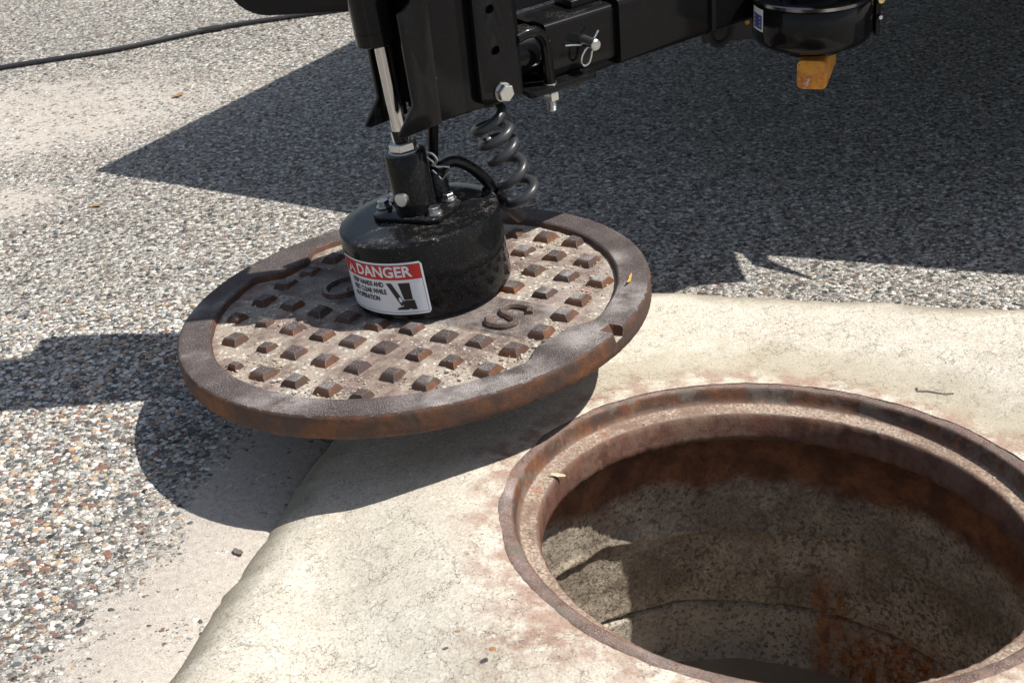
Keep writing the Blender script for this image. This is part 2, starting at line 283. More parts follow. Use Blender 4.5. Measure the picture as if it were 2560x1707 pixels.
# ------------------------------------------------------------------ mesh helpers
class G:
    def __init__(s): s.v = []; s.f = []; s.m = []
    def add(s, vs, fs, mi=0):
        k = len(s.v); s.v += [tuple(v) for v in vs]; s.f += [tuple(i+k for i in f) for f in fs]; s.m += [mi]*len(fs); return s
    def box(s, o, ax, ay, az, lo, hi, mi=0):
        o = Vector(o); P = [o + ax*(hi[0] if i & 1 else lo[0]) + ay*(hi[1] if i & 2 else lo[1]) + az*(hi[2] if i & 4 else lo[2]) for i in range(8)]
        return s.add(P, [(0, 2, 3, 1), (4, 5, 7, 6), (0, 1, 5, 4), (2, 6, 7, 3), (0, 4, 6, 2), (1, 3, 7, 5)], mi)
    def lathe(s, o, n, prof, seg=64, mi=0, r0=0):
        n = Vector(n).normalized(); a = n.cross(Vector((0, 1, 0)) if abs(n.y) < .9 else Vector((1, 0, 0))).normalized(); b = n.cross(a); o = Vector(o)
        vs = []; fs = []
        for r, z in prof:
            for i in range(seg):
                t = 2*math.pi*i/seg + r0; vs.append(o + n*z + (a*math.cos(t) + b*math.sin(t))*max(r, 1e-5))
        for j in range(len(prof)-1):
            for i in range(seg):
                k = (i+1) % seg; fs.append((j*seg+i, j*seg+k, (j+1)*seg+k, (j+1)*seg+i))
        return s.add(vs, fs, mi)
    def cyl(s, a, b, r, seg=32, mi=0, bev=.0, r2=None):
        a = Vector(a); b = Vector(b); L = (b-a).length; r2 = r if r2 is None else r2; e = min(bev, r*.5)
        pr = [(0, 0), (r-e, 0), (r, e), (r2, L-e), (r2-e, L), (0, L)] if e else [(0, 0), (r, 0), (r2, L), (0, L)]
        return s.lathe(a, b-a, pr, seg, mi)
    def tube(s, pts, r, seg=12, mi=0, sub=8, ridge=0):
        P = [Vector(p) for p in pts]; Q = []
        if sub > 1:
            E_ = [P[0]*2-P[1]] + P + [P[-1]*2-P[-2]]
            for i in range(1, len(E_)-2):
                for k in range(sub):
                    t = k/sub; a, b, c, d = E_[i-1:i+3]
                    Q.append(.5*((2*b) + (c-a)*t + (2*a-5*b+4*c-d)*t*t + (3*b-a-3*c+d)*t**3))
            Q.append(P[-1])
        else: Q = P
        up = None; vs = []; n = len(Q)
        for i, q in enumerate(Q):
            d = (Q[min(i+1, n-1)] - Q[max(i-1, 0)]).normalized()
            if up is None: up = d.cross(Vector((.3, .2, 1))).normalized()
            up = (up - d*up.dot(d)).normalized(); bb = d.cross(up)
            rr = (r[i] if isinstance(r, list) else r) * (1 + (ridge if i % 2 else 0))
            if i in (0, n-1): vs.append(q)
            for k in range(seg):
                t = 2*math.pi*k/seg; vs.append(q + (up*math.cos(t) + bb*math.sin(t))*rr)
            if i == n-1: vs.append(vs.pop(-seg-1))
        fs = [(0, 1+(k+1) % seg, 1+k) for k in range(seg)]
        for i in range(n-1):
            for k in range(seg): a = 1+i*seg; fs.append((a+k, a+(k+1) % seg, a+seg+(k+1) % seg, a+seg+k))
        a = 1+(n-1)*seg; fs += [(a+k, a+(k+1) % seg, a+seg) for k in range(seg)]
        return s.add(vs, fs, mi)
    def hexa(s, o, n, r, h, r0=0, mi=0):
        return s.lathe(o, n, [(0, 0), (r*.96, 0), (r, h*.08), (r, h*.86), (r*.90, h), (0, h)], 6, mi, r0)
    def plate(s, o, ax, ay, az, outer, t, holes=(), mi=0, bev=.0012):
        """2D outline extruded by t along az, with round holes (cx, cy, r)"""
        cu = bpy.data.curves.new('p', 'CURVE'); cu.dimensions = '2D'; cu.fill_mode = 'BOTH'; cu.extrude = t/2-bev; cu.bevel_depth = bev; cu.bevel_resolution = 1; cu.offset = -bev
        for ring in [outer] + [[(x+r*math.cos(q*math.pi/14), y+r*math.sin(q*math.pi/14)) for q in range(28)] for x, y, r in holes]:
            sp_ = cu.splines.new('POLY'); sp_.points.add(len(ring)-1); sp_.use_cyclic_u = True
            for p_, q in zip(sp_.points, ring): p_.co = (q[0], q[1], 0, 1)
        return s.curve(cu, o, ax, ay, az, mi)
    def curve(s, cu, o, ax, ay, az, mi=0, fn=None):
        ob = bpy.data.objects.new('tmp', cu); COL.objects.link(ob); dg = bpy.context.evaluated_depsgraph_get(); dg.update()
        me = ob.evaluated_get(dg).to_mesh(); o = Vector(o)
        if fn is None: fn = lambda c: o + ax*c.x + ay*c.y + az*c.z
        s.add([fn(v.co.copy()) for v in me.vertices], [tuple(p.vertices) for p in me.polygons], mi)
        ob.evaluated_get(dg).to_mesh_clear(); COL.objects.unlink(ob); bpy.data.objects.remove(ob); return s
    def obj(s, name, mats, parent=None, loc=None, smooth=40, bevel=0, flat=False):
        me = bpy.data.meshes.new(name); L = Vector(loc) if loc is not None else Vector((0, 0, 0))
        if parent is not None:
            q = parent
            while q is not None: L = L + q.location; q = q.parent
        me.from_pydata([Vector(v)-L for v in s.v], [], s.f)
        for m in (mats if isinstance(mats, (list, tuple)) else [mats]): me.materials.append(m)
        me.polygons.foreach_set('material_index', s.m)
        bm = bmesh.new(); bm.from_mesh(me); bmesh.ops.remove_doubles(bm, verts=bm.verts, dist=1e-5)
        bmesh.ops.recalc_face_normals(bm, faces=bm.faces); bm.to_mesh(me); bm.free()
        if not flat:
            me.polygons.foreach_set('use_smooth', [True]*len(me.polygons)); me.set_sharp_from_angle(angle=math.radians(smooth))
        o = bpy.data.objects.new(name, me); COL.objects.link(o)
        if loc is not None: o.location = loc
        if parent is not None: o.parent = parent
        if bevel:
            b = o.modifiers.new('b', 'BEVEL'); b.width = bevel; b.segments = 3; b.limit_method = 'ANGLE'; b.angle_limit = math.radians(40); b.harden_normals = False
        return o
def empty(name, loc):
    o = bpy.data.objects.new(name, None); COL.objects.link(o); o.location = loc; o.empty_display_size = .05; return o
def tag(o, label=None, cat=None, group=None, kind=None):
    if label: o['label'] = label
    if cat: o['category'] = cat
    if group: o['group'] = group
    if kind: o['kind'] = kind
    return o
def rrect(x0, y0, x1, y1, rs, n=6):
    """rounded rectangle; rs = radii (bl, br, tr, tl)"""
    out = []
    for (cx, cy, r, a0) in ((x0, y0, rs[0], 180), (x1, y0, rs[1], 270), (x1, y1, rs[2], 0), (x0, y1, rs[3], 90)):
        px = cx + (r if cx == x0 else -r); py = cy + (r if cy == y0 else -r)
        if r <= 0: out.append((cx, cy)); continue
        for k in range(n+1):
            a = math.radians(a0 + 90*k/n); out.append((px+r*math.cos(a), py+r*math.sin(a)))
    return out
X, Y, Z = Vector((1, 0, 0)), Vector((0, 1, 0)), Vector((0, 0, 1))

# ------------------------------------------------------------------ ground
def frame_pt(r, t, z=0): return FC + (FX*math.cos(t) + FY*math.sin(t))*r + FN*z
from mathutils import noise as mn
def sm(t): t = max(0, min(1, t)); return t*t*(3-2*t)
def pad_r(d2):                                               # distance from the centre to the apron's edge in direction d2
    a = abs(d2.x*PL.x + d2.y*PL.y); b = abs(d2.x*PF.x + d2.y*PF.y); p = 9
    rb = ((a/(PLD+.012))**p + (b/(PFD+.012))**p)**(-1/p)
    return rb + .012*mn.noise(Vector((d2.x*5, d2.y*5, 3))) + .0035*mn.noise(Vector((d2.x*22, d2.y*22, 3))) + .003*mn.noise(Vector((d2.x*70, d2.y*70, 3)))
seg = 360; radii = [-.02, .0, .1, .3, .7, 1.5, 3, 4.5, 7, 12, 25, 60, 150]; vs = []; fs = []
for r in radii:
    for i in range(seg):
        t = 2*math.pi*i/seg; d = Vector((math.cos(t), math.sin(t))); q = r + pad_r(d) if r < 3 else r
        vs.append((FC.x+q*d.x, FC.y+q*d.y, -.012 if r < 0 else 0))
for j in range(len(radii)-1):
    for i in range(seg): k = (i+1) % seg; fs.append((j*seg+i, j*seg+k, (j+1)*seg+k, (j+1)*seg+i))
g = G(); tag(g.add(vs, fs).obj('pavement', M['agg']), 'exposed aggregate concrete paving of small mixed pebbles', kind='structure')

# apron: rounded square of pale concrete, domed up to the iron frame
vs = []; fs = []; edge = []; seg = 360; NR = 60
for j in range(NR+1):
    for i in range(seg):
        t = 2*math.pi*i/seg; d = FX*math.cos(t) + FY*math.sin(t); d2 = Vector((d.x, d.y)).normalized()
        # distance to the boundary (super-ellipse of the pad)
        rb = pad_r(d2)
        r0 = .3370 + .0035*mn.noise(Vector((d2.x*6, d2.y*6, 9))) + .0016*mn.noise(Vector((d2.x*30, d2.y*30, 9))) - .0085*max(0, d2.y+.15); k = (j/NR)**1.25; r = r0 + (rb-r0)*k
        xy = FC.xy + Vector((d2.x, d2.y))*r
        zf = FC.z - (xy.x-FC.x)*.09 - (xy.y-FC.y)*.1051 + .0017
        wd = sm((r-.345)/.22); fl = .032 - .016*sm((d2.y+.1)/.8)
        z = max(zf, zf*(1-wd)+.004*wd)*(1-wd) + fl*wd + wd*(.0012*mn.noise(Vector((xy.x*7, xy.y*7, 0))) + .0012*mn.noise(Vector((xy.x*40, xy.y*40, 2))))
        q = (rb-r)/(.052 + .052*sm(-(d2.x*PF.x+d2.y*PF.y)*1.4+.6))                                        # shoulder
        if q < 1: z = -.006 + (z+.006)*max(0, 1-(1-q)**1.9)**.75 
        vs.append((xy.x, xy.y, z)); edge.append(max(0, min(1, 1-(rb-r)/.085)))
for j in range(NR):
    for i in range(seg): k = (i+1) % seg; fs.append((j*seg+i, j*seg+k, (j+1)*seg+k, (j+1)*seg+i))
me = bpy.data.meshes.new('concrete_apron'); me.from_pydata(vs, [], fs); me.materials.append(M['conc'])
me.polygons.foreach_set('use_smooth', [True]*len(me.polygons))
at = me.attributes.new('shoulder', 'FLOAT', 'POINT'); at.data.foreach_set('value', edge)
o = bpy.data.objects.new('concrete_apron', me); COL.objects.link(o)
tag(o, 'pale cream concrete collar cast around the open manhole', kind='structure')

# manhole frame (iron ring with seat) and shaft below
def rev(prof, seg, wob=None):
    vs = []; fs = []
    for j, (r, z) in enumerate(prof):
        for i in range(seg):
            t = 2*math.pi*i/seg; dr, dz = wob(j, t) if wob else (0, 0); vs.append(frame_pt(r+dr, t, z+dz))
    for j in range(len(prof)-1):
        for i in range(seg): k = (i+1) % seg; fs.append((j*seg+i, j*seg+k, (j+1)*seg+k, (j+1)*seg+i))
    return vs, fs
def orient(o):                                              # local z along the frame normal
    m = Matrix((FX, FY, FN)).transposed()
    o.data.transform(m.inverted().to_4x4()); o.matrix_world = Matrix.Translation(o.location) @ m.to_4x4()
def nv(t, f, s_): return mn.noise(Vector((math.cos(t)*f, math.sin(t)*f, s_)))
prof = [(.375, -.03), (.350, -.012), (.3410, -.002), (.3385, .0003), (.334, .0006), (.3225, .0000), (.3200, -.0018), (.3188, -.005), (.3178, -.011), (.3168, -.017), (.3150, -.0212), (.3120, -.0236), (.308, -.0248), (.305, -.0250), (.2965, -.0246), (.2925, -.0256), (.2900, -.0285), (.2885, -.034), (.2872, -.045), (.2862, -.056), (.2862, -.062), (.2885, -.0655), (.300, -.066), (.345, -.068)]
def wobf(j, t):
    if j < 3: return (0, 0)
    if j < 6: return (.0012*nv(t, 9, 1), .0008*nv(t, 12, 2)+.0006*nv(t, 60, 5))
    if 13 <= j <= 16: return (.0014*nv(t, 30, 3)+.0016*nv(t, 90, 4), .0006*nv(t, 40, 6))
    if 19 <= j < 22: return (.0012*nv(t, 50, 7), .0022*nv(t, 22, 8)+.0020*nv(t, 70, 9))
    return (.0005*nv(t, 20, j), .0004*nv(t, 30, j))
def adopt(o, par, mw):
    bpy.context.view_layer.update(); o.parent = par; o.matrix_parent_inverse = Matrix(); o.matrix_basis = Matrix.Translation(-par.location) @ mw
m3 = Matrix((FX, FY, FN)).transposed()
sh = empty('manhole', frame_pt(0, 0, -.50))
tag(sh, 'open manhole with rusty iron ring and stained concrete shaft set in the pale concrete', 'manhole')
g = G(); g.add(*rev(prof, 480, wobf)); o = g.obj('iron_ring', M['frame'], smooth=70); o.data.transform(Matrix.Translation(-FC)); o.data.transform(m3.inverted().to_4x4())
adopt(o, sh, Matrix.Translation(FC) @ m3.to_4x4())
# shaft: wall of stacked rings with ragged joints, and a floor
zs = list(np.linspace(-.066, -.54, 130)); prof = []; 
def rad(z, t):
    r = .342
    j1 = -.250 + .013*nv(t, 1.6, 1) + .006*nv(t, 7, 2); j2 = -.380 + .012*nv(t, 1.8, 4) + .004*nv(t, 9, 5)
    if z < j1: r += .006*sm((j1-z)/.005) 
    r -= .004*math.exp(-((z-j1-.006)/.006)**2)
    r += .010*math.exp(-((z-j2)/.0035)**2)
    if z < -.10: r += 0
    r += .005*mn.noise(Vector((math.cos(t)*4, math.sin(t)*4, z*9))) + .002*mn.noise(Vector((math.cos(t)*16, math.sin(t)*16, z*50)))
    if z < -.46: r -= .02*sm((-.46-z)/.06)
    return r
vs = []; fs = []; seg = 360
for z in zs:
    for i in range(seg): t = 2*math.pi*i/seg; vs.append(frame_pt(rad(z, t), t, z))
for j in range(len(zs)-1):
    for i in range(seg): k = (i+1) % seg; fs.append((j*seg+i, j*seg+k, (j+1)*seg+k, (j+1)*seg+i))
g = G(); g.add(vs, fs); o = g.obj('shaft_wall', M['shaft']); o.data.transform(Matrix.Translation(-FC))
o.data.transform(m3.inverted().to_4x4())
adopt(o, sh, Matrix.Translation(FC) @ m3.to_4x4())
g = G(); n_ = 40
vs = []; fs = []
for a in range(n_+1):
    for i in range(96):
        t = 2*math.pi*i/96; r = .35*a/n_; p = Vector((r*math.cos(t), r*math.sin(t)))
        zf = -.482 - .05*sm((.26-r)/.16) - .02*sm((.05-abs(p.x*.5+p.y*.86-.02))/.05) + .004*mn.noise(Vector((p.x*14, p.y*14, 0)))
        vs.append((p.x, p.y, zf))
for a in range(n_):
    for i in range(96): k = (i+1) % 96; fs.append((a*96+i, a*96+k, (a+1)*96+k, (a+1)*96+i))
g.add(vs, fs); o = g.obj('shaft_floor', simple('wet_floor', (.24, .195, .145), .6, 0, .35, 14, .002), smooth=60); adopt(o, sh, Matrix.Translation(FC) @ m3.to_4x4())

# ------------------------------------------------------------------ manhole lid
LC = Vector((-.1309, 1.6662, .1423)); LN = Vector((-.0461, .0826, 1)).normalized()
L1 = LN.cross(Vector((0, 1, 0))).normalized()*-1; L2 = LN.cross(L1)
RC = -.0095
def ri(t):
    r = .283
    for c_, w_, d_ in ((math.radians(137), .15, .032), (math.radians(-45.8), .17, .024)):
        d = (t-c_+math.pi) % (2*math.pi) - math.pi; r -= d_*sm(1.5-abs(d)/w_)
    return r + .0012*nv(t, 8, 1)
seg = 720; vs = []; fs = []; rows = []
NI = 46
for j in range(NI): rows.append(('in', j/(NI-1)))
rows += [('st', .001, RC*.75), ('st', .0025, -.002), ('st', .0045, -.0004), ('st', .006, 0)]
for k in (.2, .4, .6, .8): rows.append(('rim', k))
rows += [('out', .318, .0002), ('out', .324, .0002), ('out', .3275, -.0003), ('out', .3295, -.002), ('out', .3305, -.005), ('out', .3302, -.012), ('out', .3300, -.022), ('out', .3296, -.029), ('out', .328, -.0325), ('out', .322, -.0345), ('out', .25, -.03), ('out', .0001, -.028)]
for rw in rows:
    for i in range(seg):
        t = 2*math.pi*i/seg; q = ri(t)
        if rw[0] == 'in': r = q*rw[1]; z = RC
        elif rw[0] == 'st': r = q+rw[1]; z = rw[2]
        elif rw[0] == 'rim': r = (q+.006)*(1-rw[1]) + .318*rw[1]; z = .0001
        else: r, z = rw[1], rw[2]
        x, y = r*math.cos(t), r*math.sin(t)
        if rw[0] == 'in':
            z += .0013*mn.noise(Vector((x*45, y*45, 0))) + .0008*mn.noise(Vector((x*150, y*150, 4)))
            z += .0016*sm((.2225-r)/.004)
            al, ac = x*.7986-y*.6018, x*.6018+y*.7986
            if rw[1] < .97: z += .0022*sm((.049-abs(ac))/.003)*sm((.222-abs(al))/.003)
        if rw[0] in ('rim',): z += .0005*mn.noise(Vector((x*60, y*60, 2)))
        if rw[0] == 'out' and z < -.001: r += .0007*nv(t, 40, z*300); x, y = r*math.cos(t), r*math.sin(t)
        # broken pick hole near the right front edge
        for c_, w_, rr in ((math.radians(-35.8), .030, .310), (math.radians(136.6), .022, .324)):
            d = abs((t-c_+math.pi) % (2*math.pi) - math.pi)
            if r > rr and z > -.02 and d < w_: z = min(z, -.014) if r > rr+.001 else z; 
        vs.append(LC + L1*x + L2*y + LN*z)
for j in range(len(rows)-1):
    for i in range(seg): k = (i+1) % seg; fs.append((j*seg+i, j*seg+k, (j+1)*seg+k, (j+1)*seg+i))
g = G(); g.add(vs, fs)
ca, sa = .7986, .6018          # lattice axis along the text line
def lid_pt(al, ac, z): return LC + L1*(al*ca+ac*sa) + L2*(-al*sa+ac*ca) + LN*z
meas = [(-.125, .196), (-.16, .153), (-.193, .12), (-.217, .073), (-.251, .022), (-.173, .043), (-.132, .004), (-.206, -.008), (-.164, -.042), (-.092, -.028), (-.248, -.044), (-.191, -.091), (-.157, -.115), (-.123, -.075), (-.08, -.107), (-.114, -.154), (-.036, -.14), (-.069, -.186), (.011, -.173), (-.234, -.132), (-.195, -.166), (-.149, -.202), (-.102, -.238), (-.059, -.261), (-.019, -.217), (.053, -.207), (.022, -.256), (.046, -.134), (.09, -.16), (.135, -.197), (.098, -.243), (.171, -.158), (.202, -.115), (.225, -.077), (.259, -.026), (.233, .126), (.197, .163), (.155, .191), (.16, .12), (.204, .083), (.246, .052), (.17, .044), (.216, .005), (.182, -.041), (.139, -.003), (0, -.092), (-.054, -.068), (.12, .155), (.09, .09), (.05, .2), (-.03, .22)]
small = {4: .8, 7: .78, 11: .75, 19: .62, 23: .85, 24: .9, 25: .9, 37: .8}
cells = []
for i, (x, y) in enumerate(meas):
    al, ac = x*.7986-y*.6018, x*.6018+y*.7986; k = round((al-.002)/.0555); la = .0555*k+.002
    lc = min((-.246, -.19, -.134, -.078, .078, .134, .19, .246), key=lambda q: abs(q-ac))
    if abs(la-al) < .016 and abs(lc-ac) < .013: al, ac = al*.4+la*.6, ac*.4+lc*.6
    cells.append((al, ac, small.get(i, 1)))
def bumpd(al, ac, k_=1):
    x, y = al*ca+ac*sa, -al*sa+ac*ca; r = math.hypot(x, y); t = math.atan2(y, x); lim = ri(t)
    if r > lim-.010: return
    hw, tw, h =   .0150*k_, .0090*k_, .0108*(.55+.45*k_)
    jj = lambda a_: a_ + random.uniform(-.0015, .0015)
    lo = []; hi = []; hi2 = []
    for sx, sy in ((-1, -1), (1, -1), (1, 1), (-1, 1)):
        a, b = jj(al+sx*hw), jj(ac+sy*hw); q = math.hypot(a, b); f = min(1, (lim-.001)/q); 
        lo.append((a*f, b*f)); a, b = jj(al+sx*tw), jj(ac+sy*tw); q = math.hypot(a, b); f = min(1, (lim-.006)/q); hi.append((a*f, b*f))
    k = RC-.001
    mid = [((p[0]*.55+q[0]*.45), (p[1]*.55+q[1]*.45)) for p, q in zip(lo, hi)]
    ring = [[lid_pt(*p, k) for p in lo], [lid_pt(*p, k+h*.62) for p in mid], [lid_pt(p[0], p[1], k+h*.97) for p in hi]]
    c0 = (sum(p[0] for p in hi)/4, sum(p[1] for p in hi)/4); inn = [(p[0]*.8+c0[0]*.2, p[1]*.8+c0[1]*.2) for p in hi]
    ring.append([lid_pt(*p, k+h*1.02) for p in inn])
    V = [v for r_ in ring for v in r_]; Fc = []
    for a in range(3):
        for b in range(4): Fc.append((a*4+b, a*4+(b+1) % 4, a*4+4+(b+1) % 4, a*4+4+b))
    Fc.append((12, 13, 14, 15)); g.add(V, Fc)
for c_ in cells: bumpd(*c_)
def text_mesh(body, size, extrude=0, off=0, align='CENTER', bev=0):
    cu = bpy.data.curves.new('t', 'FONT'); cu.body = body; cu.size = size; cu.extrude = extrude; cu.offset = off; cu.align_x = align; cu.align_y = 'CENTER'; cu.bevel_depth = bev; return cu
tx = (L1*ca - L2*sa); ty = (L1*sa + L2*ca)
def glyph(pts, u, v, w_, h_):
    o = LC + L1*u + L2*v + LN*(RC+.0036); k = len(g.v)
    g.tube([o + tx*(a_*w_) + ty*(b_*h_) for a_, b_ in pts], .0055, 8, 0, 5)
    for i_ in range(k, len(g.v)):                            # flatten the ridge a little
        q_ = Vector(g.v[i_]); d_ = (q_-o).dot(LN); g.v[i_] = tuple(q_ + LN*(.0016 if d_ > 0 else 0))
glyph([(.48, .28), (.30, .47), (0, .52), (-.32, .44), (-.42, .24), (-.25, .07), (.05, -.02), (.33, -.12), (.44, -.28), (.30, -.46), (0, -.52), (-.30, -.46), (-.48, -.28)], .1300, -.1020, .046, .060)
glyph([(.46, .28), (.25, .48), (-.10, .50), (-.40, .30), (-.50, 0), (-.40, -.30), (-.10, -.50), (.25, -.48), (.46, -.30), (.48, -.02), (.20, 0)], -.104, .074, .050, .060)
lid = empty('manhole_cover', LC + LN*-.034)
tag(lid, 'round rusty iron manhole cover with raised studs hanging under the black magnet', 'manhole cover')
m4 = Matrix((L1, L2, LN)).transposed()
lo = g.obj('cover_disc', M['lid'], smooth=35); lo.data.transform(Matrix.Translation(-LC)); lo.data.transform(m4.inverted().to_4x4())
adopt(lo, lid, Matrix.Translation(LC) @ m4.to_4x4())

# grit lying on the lid and around
g = G(); grit_m = [simple('grit_white', (.50, .46, .40), .8, 0, .3, 200), simple('grit_grey', (.17, .17, .15), .8), simple('grit_tan', (.42, .33, .24), .8)]
def pebble(G_, c, r, n=Z, flat=.6, mi=0):
    a = n.cross(Y).normalized(); b = n.cross(a); V = []; ph = random.uniform(0, 6); el = random.uniform(.6, 1)
    for zz, rr in ((-.6, .5), (0, 1), (.6, .7)):
        for k in range(6):
            t = k*math.pi/3+ph; q = r*rr*random.uniform(.75, 1.1); V.append(c + a*q*math.cos(t) + b*q*el*math.sin(t) + n*(zz*r*flat))
    Fc = [(0, 1, 2, 3, 4, 5), (12, 13, 14, 15, 16, 17)] + [(j*6+k, j*6+(k+1) % 6, j*6+6+(k+1) % 6, j*6+6+k) for j in (0, 1) for k in range(6)]
    G_.add(V, Fc, mi)
cl = [(.19, -.16), (.15, -.2), (.08, -.185), (.21, .03), (.16, .07), (.2, .13), (-.2, -.15), (-.15, -.23), (-.18, -.02), (-.2, .06), (-.1, .19), (.02, -.12), (.05, -.24), (-.09, -.245), (.24, -.04), (.10, -.07)]
n_ = 0
while n_ < 3000:
    cx_, cy_ = random.choice(cl); u, v = random.gauss(cx_, .030), random.gauss(cy_, .024)
    if math.hypot(u, v) > ri(math.atan2(v, u))-.004: continue
    r = random.choice([.0007, .0009, .0011, .0014, .0019]) * random.uniform(.7, 1.2)
    if random.random() < .012: r = .0042
    pebble(g, LC + L1*u + L2*v + LN*(RC+.001+r*.3), r, LN, mi=random.choice((0, 0, 1, 2))); n_ += 1
for _ in range(420):
    t = random.uniform(0, 6.283); t = t + .25*math.sin(t*5); r_ = random.choice((random.uniform(.294, .318), random.gauss(.316, .002)))
    pebble(g, frame_pt(r_, t, -.0245), random.choice((.0007, .001, .0013, .0013, .0022))*random.uniform(.7, 1.2), FN, mi=random.choice((0, 1, 2)))
tag(g.obj('loose_grit', grit_m, flat=True), 'loose sand and grit lying on the iron cover and ledge', 'grit', kind='stuff')

# stones standing proud of the paving in the foreground
g = G(); pm = [simple('stone_'+n, c, .8, 0, .35, 260) for n, c in (('cream', (.52, .49, .43)), ('white', (.62, .61, .58)), ('grey', (.30, .30, .29)), ('slate', (.075, .085, .088)), ('brown', (.20, .11, .08)), ('tan', (.42, .30, .19)), ('dark', (.10, .10, .10)))]
cnt = 0
while cnt < 9500:
    x = random.uniform(-1.0, -.2); y = random.uniform(.95, 2.0)
    du = (Vector((x, y))-FC.xy).dot(PL.xy); dv = (Vector((x, y))-FC.xy).dot(PF.xy)
    dd = max(du-PLD-.015, dv-PFD-.03)
    if dd < 0 or random.random() > sm((dd-.09)/.17): continue
    r = random.choice((.0022, .0028, .0034, .0042, .0055)) * random.uniform(.8, 1.15)
    pebble(g, Vector((x, y, r*.02)), r, (Z + X*random.uniform(-.15, .15) + Y*random.uniform(-.15, .15)).normalized(), .38, random.choice((0, 0, 1, 1, 2, 2, 3, 4, 5, 6))); cnt += 1
cnt = 0
while cnt < 900:
    x = random.uniform(-1.0, -.2); y = random.uniform(.95, 1.9)
    du = (Vector((x, y))-FC.xy).dot(PL.xy)
    if du < PLD+.12 or random.random() > sm((du-PLD-.1)/.2): continue
    r = random.uniform(.0052, .0085)
    pebble(g, Vector((x, y, -r*.05)), r, (Z + X*random.uniform(-.12, .12) + Y*random.uniform(-.12, .12)).normalized(), .30, random.choice((0, 1, 2, 3, 3, 4, 4, 5, 6))); cnt += 1
tag(g.obj('aggregate_stones', pm, flat=True), 'small mixed stones set proud of the paving surface', 'aggregate', kind='stuff')

# ------------------------------------------------------------------ electromagnet
MO = Vector((-.1017, 1.6941, .1412)); MN = Vector((-.0858, .0658, 1)).normalized()
MA = (X - MN*X.dot(MN)).normalized(); MB = MN.cross(MA)
mag = empty('electromagnet', MO); tag(mag, 'round black lifting magnet with a danger label resting on the rusty cover', 'magnet')
MR, MH = .112, .110
g = G(); g.lathe(MO, MN, [(0, .002), (MR-.006, .002), (MR-.001, .004), (MR, .008), (MR, MH-.0034), (MR-.0010, MH-.0010), (MR-.0034, MH), (MR-.02, MH), (0, MH)], 160)
body = g.obj('magnet_body', M['mag'], mag)
def mcyl(ang, h, r): a = math.radians(ang); return MO + MN*h + (MA*math.cos(a)+MB*math.sin(a))*r
def mang(p, off=0): return p
# label wrapped round the wall: local x along the arc (m), y up
A0, A1, LH0, LH1 = -162.5, -89.5, .0125, .0885
LW = math.radians(A1-A0)*MR
lab = G()
def wrap(x, y, d): a = math.radians(A0) + x/MR; return MO + MN*(LH0+y) + (MA*math.cos(a)+MB*math.sin(a))*(MR+d)
def strip(x0, y0, x1, y1, d, mi, rad_=.004, n=48):
    out = []
    lab_v = []; lab_f = []; m_ = 1
    for i in range(n+1):
        x = x0+(x1-x0)*i/n; e = 0
        q = min(x-x0, x1-x)
        if q < rad_: e = rad_-math.sqrt(max(0, rad_**2-(rad_-q)**2))
        lab_v += [wrap(x, y0+e, d), wrap(x, y1-e, d)]
    lab_f = [(2*i, 2*i+2, 2*i+3, 2*i+1) for i in range(n)]
    lab.add(lab_v, lab_f, mi)
HL = LH1-LH0
strip(0, 0, LW, HL, .0004, 0)
for a in ((.0028, .0028, LW-.0028, .0034), (.0028, HL-.0034, LW-.0028, HL-.0028)): strip(*a, .0006, 2, 0)
strip(.0028, .0028, .0034, HL-.0028, .0006, 2, 0, 2); strip(LW-.0034, .0028, LW-.0028, HL-.0028, .0006, 2, 0, 2)
strip(.0034, .0515, LW-.0034, HL-.0034, .0007, 1, 0)
def ltext(body, x, y, size, mi, off=0, sx=1, align='LEFT'):
    cu = text_mesh(body, size, 0, off, align); cu.resolution_u = 3
    lab.curve(cu, (0, 0, 0), X, Y, Z, mi, fn=lambda c: wrap(x+c.x*sx, y+c.y, .0010))
ltext('DANGER', .038, .0625, .0215, 0, .0006, 1.02)
ltext('KEEP HANDS AND', .0205, .0440, .0101, 2, .0003, .74); ltext('FEET CLEAR WHILE', .0205, .0335, .0101, 2, .0003, .74); ltext('IN OPERATION', .0205, .0230, .0101, 2, .0003, .74)
def poly(pts, mi, d=.0010):
    # subdivide along x so it follows the curve
    lab.add([wrap(x, y, d) for x, y in pts], [tuple(range(len(pts)))], mi)
poly([(.014, .0545), (.034, .0545), (.024, .0705)], 0, .0010); poly([(.0225, .0685), (.0255, .0685), (.0248, .0595), (.0232, .0595)], 1, .0013); poly([(.0228, .0562), (.0252, .0562), (.0252, .0582), (.0228, .0582)], 1, .0013)
# leg and boot pictogram
poly([(.087, .047), (.095, .047), (.110, .016), (.103, .0135)], 2); poly([(.105, .047), (.121, .047), (.121, .0225), (.109, .0225)], 2)
poly([(.109, .0215), (.123, .0215), (.1245, .0075), (.117, .0075), (.117, .0095), (.111, .0075), (.096, .0075), (.0975, .0105), (.106, .0125)], 2)
poly([(.1015, .0255), (.104, .027), (.1065, .0225), (.1045, .0185), (.102, .020)], 0, .0013)
lo = lab.obj('warning_label', [M['white'], M['red'], M['ink']], mag, smooth=80); lo['label'] = 'white and red danger sticker with boot pictogram'
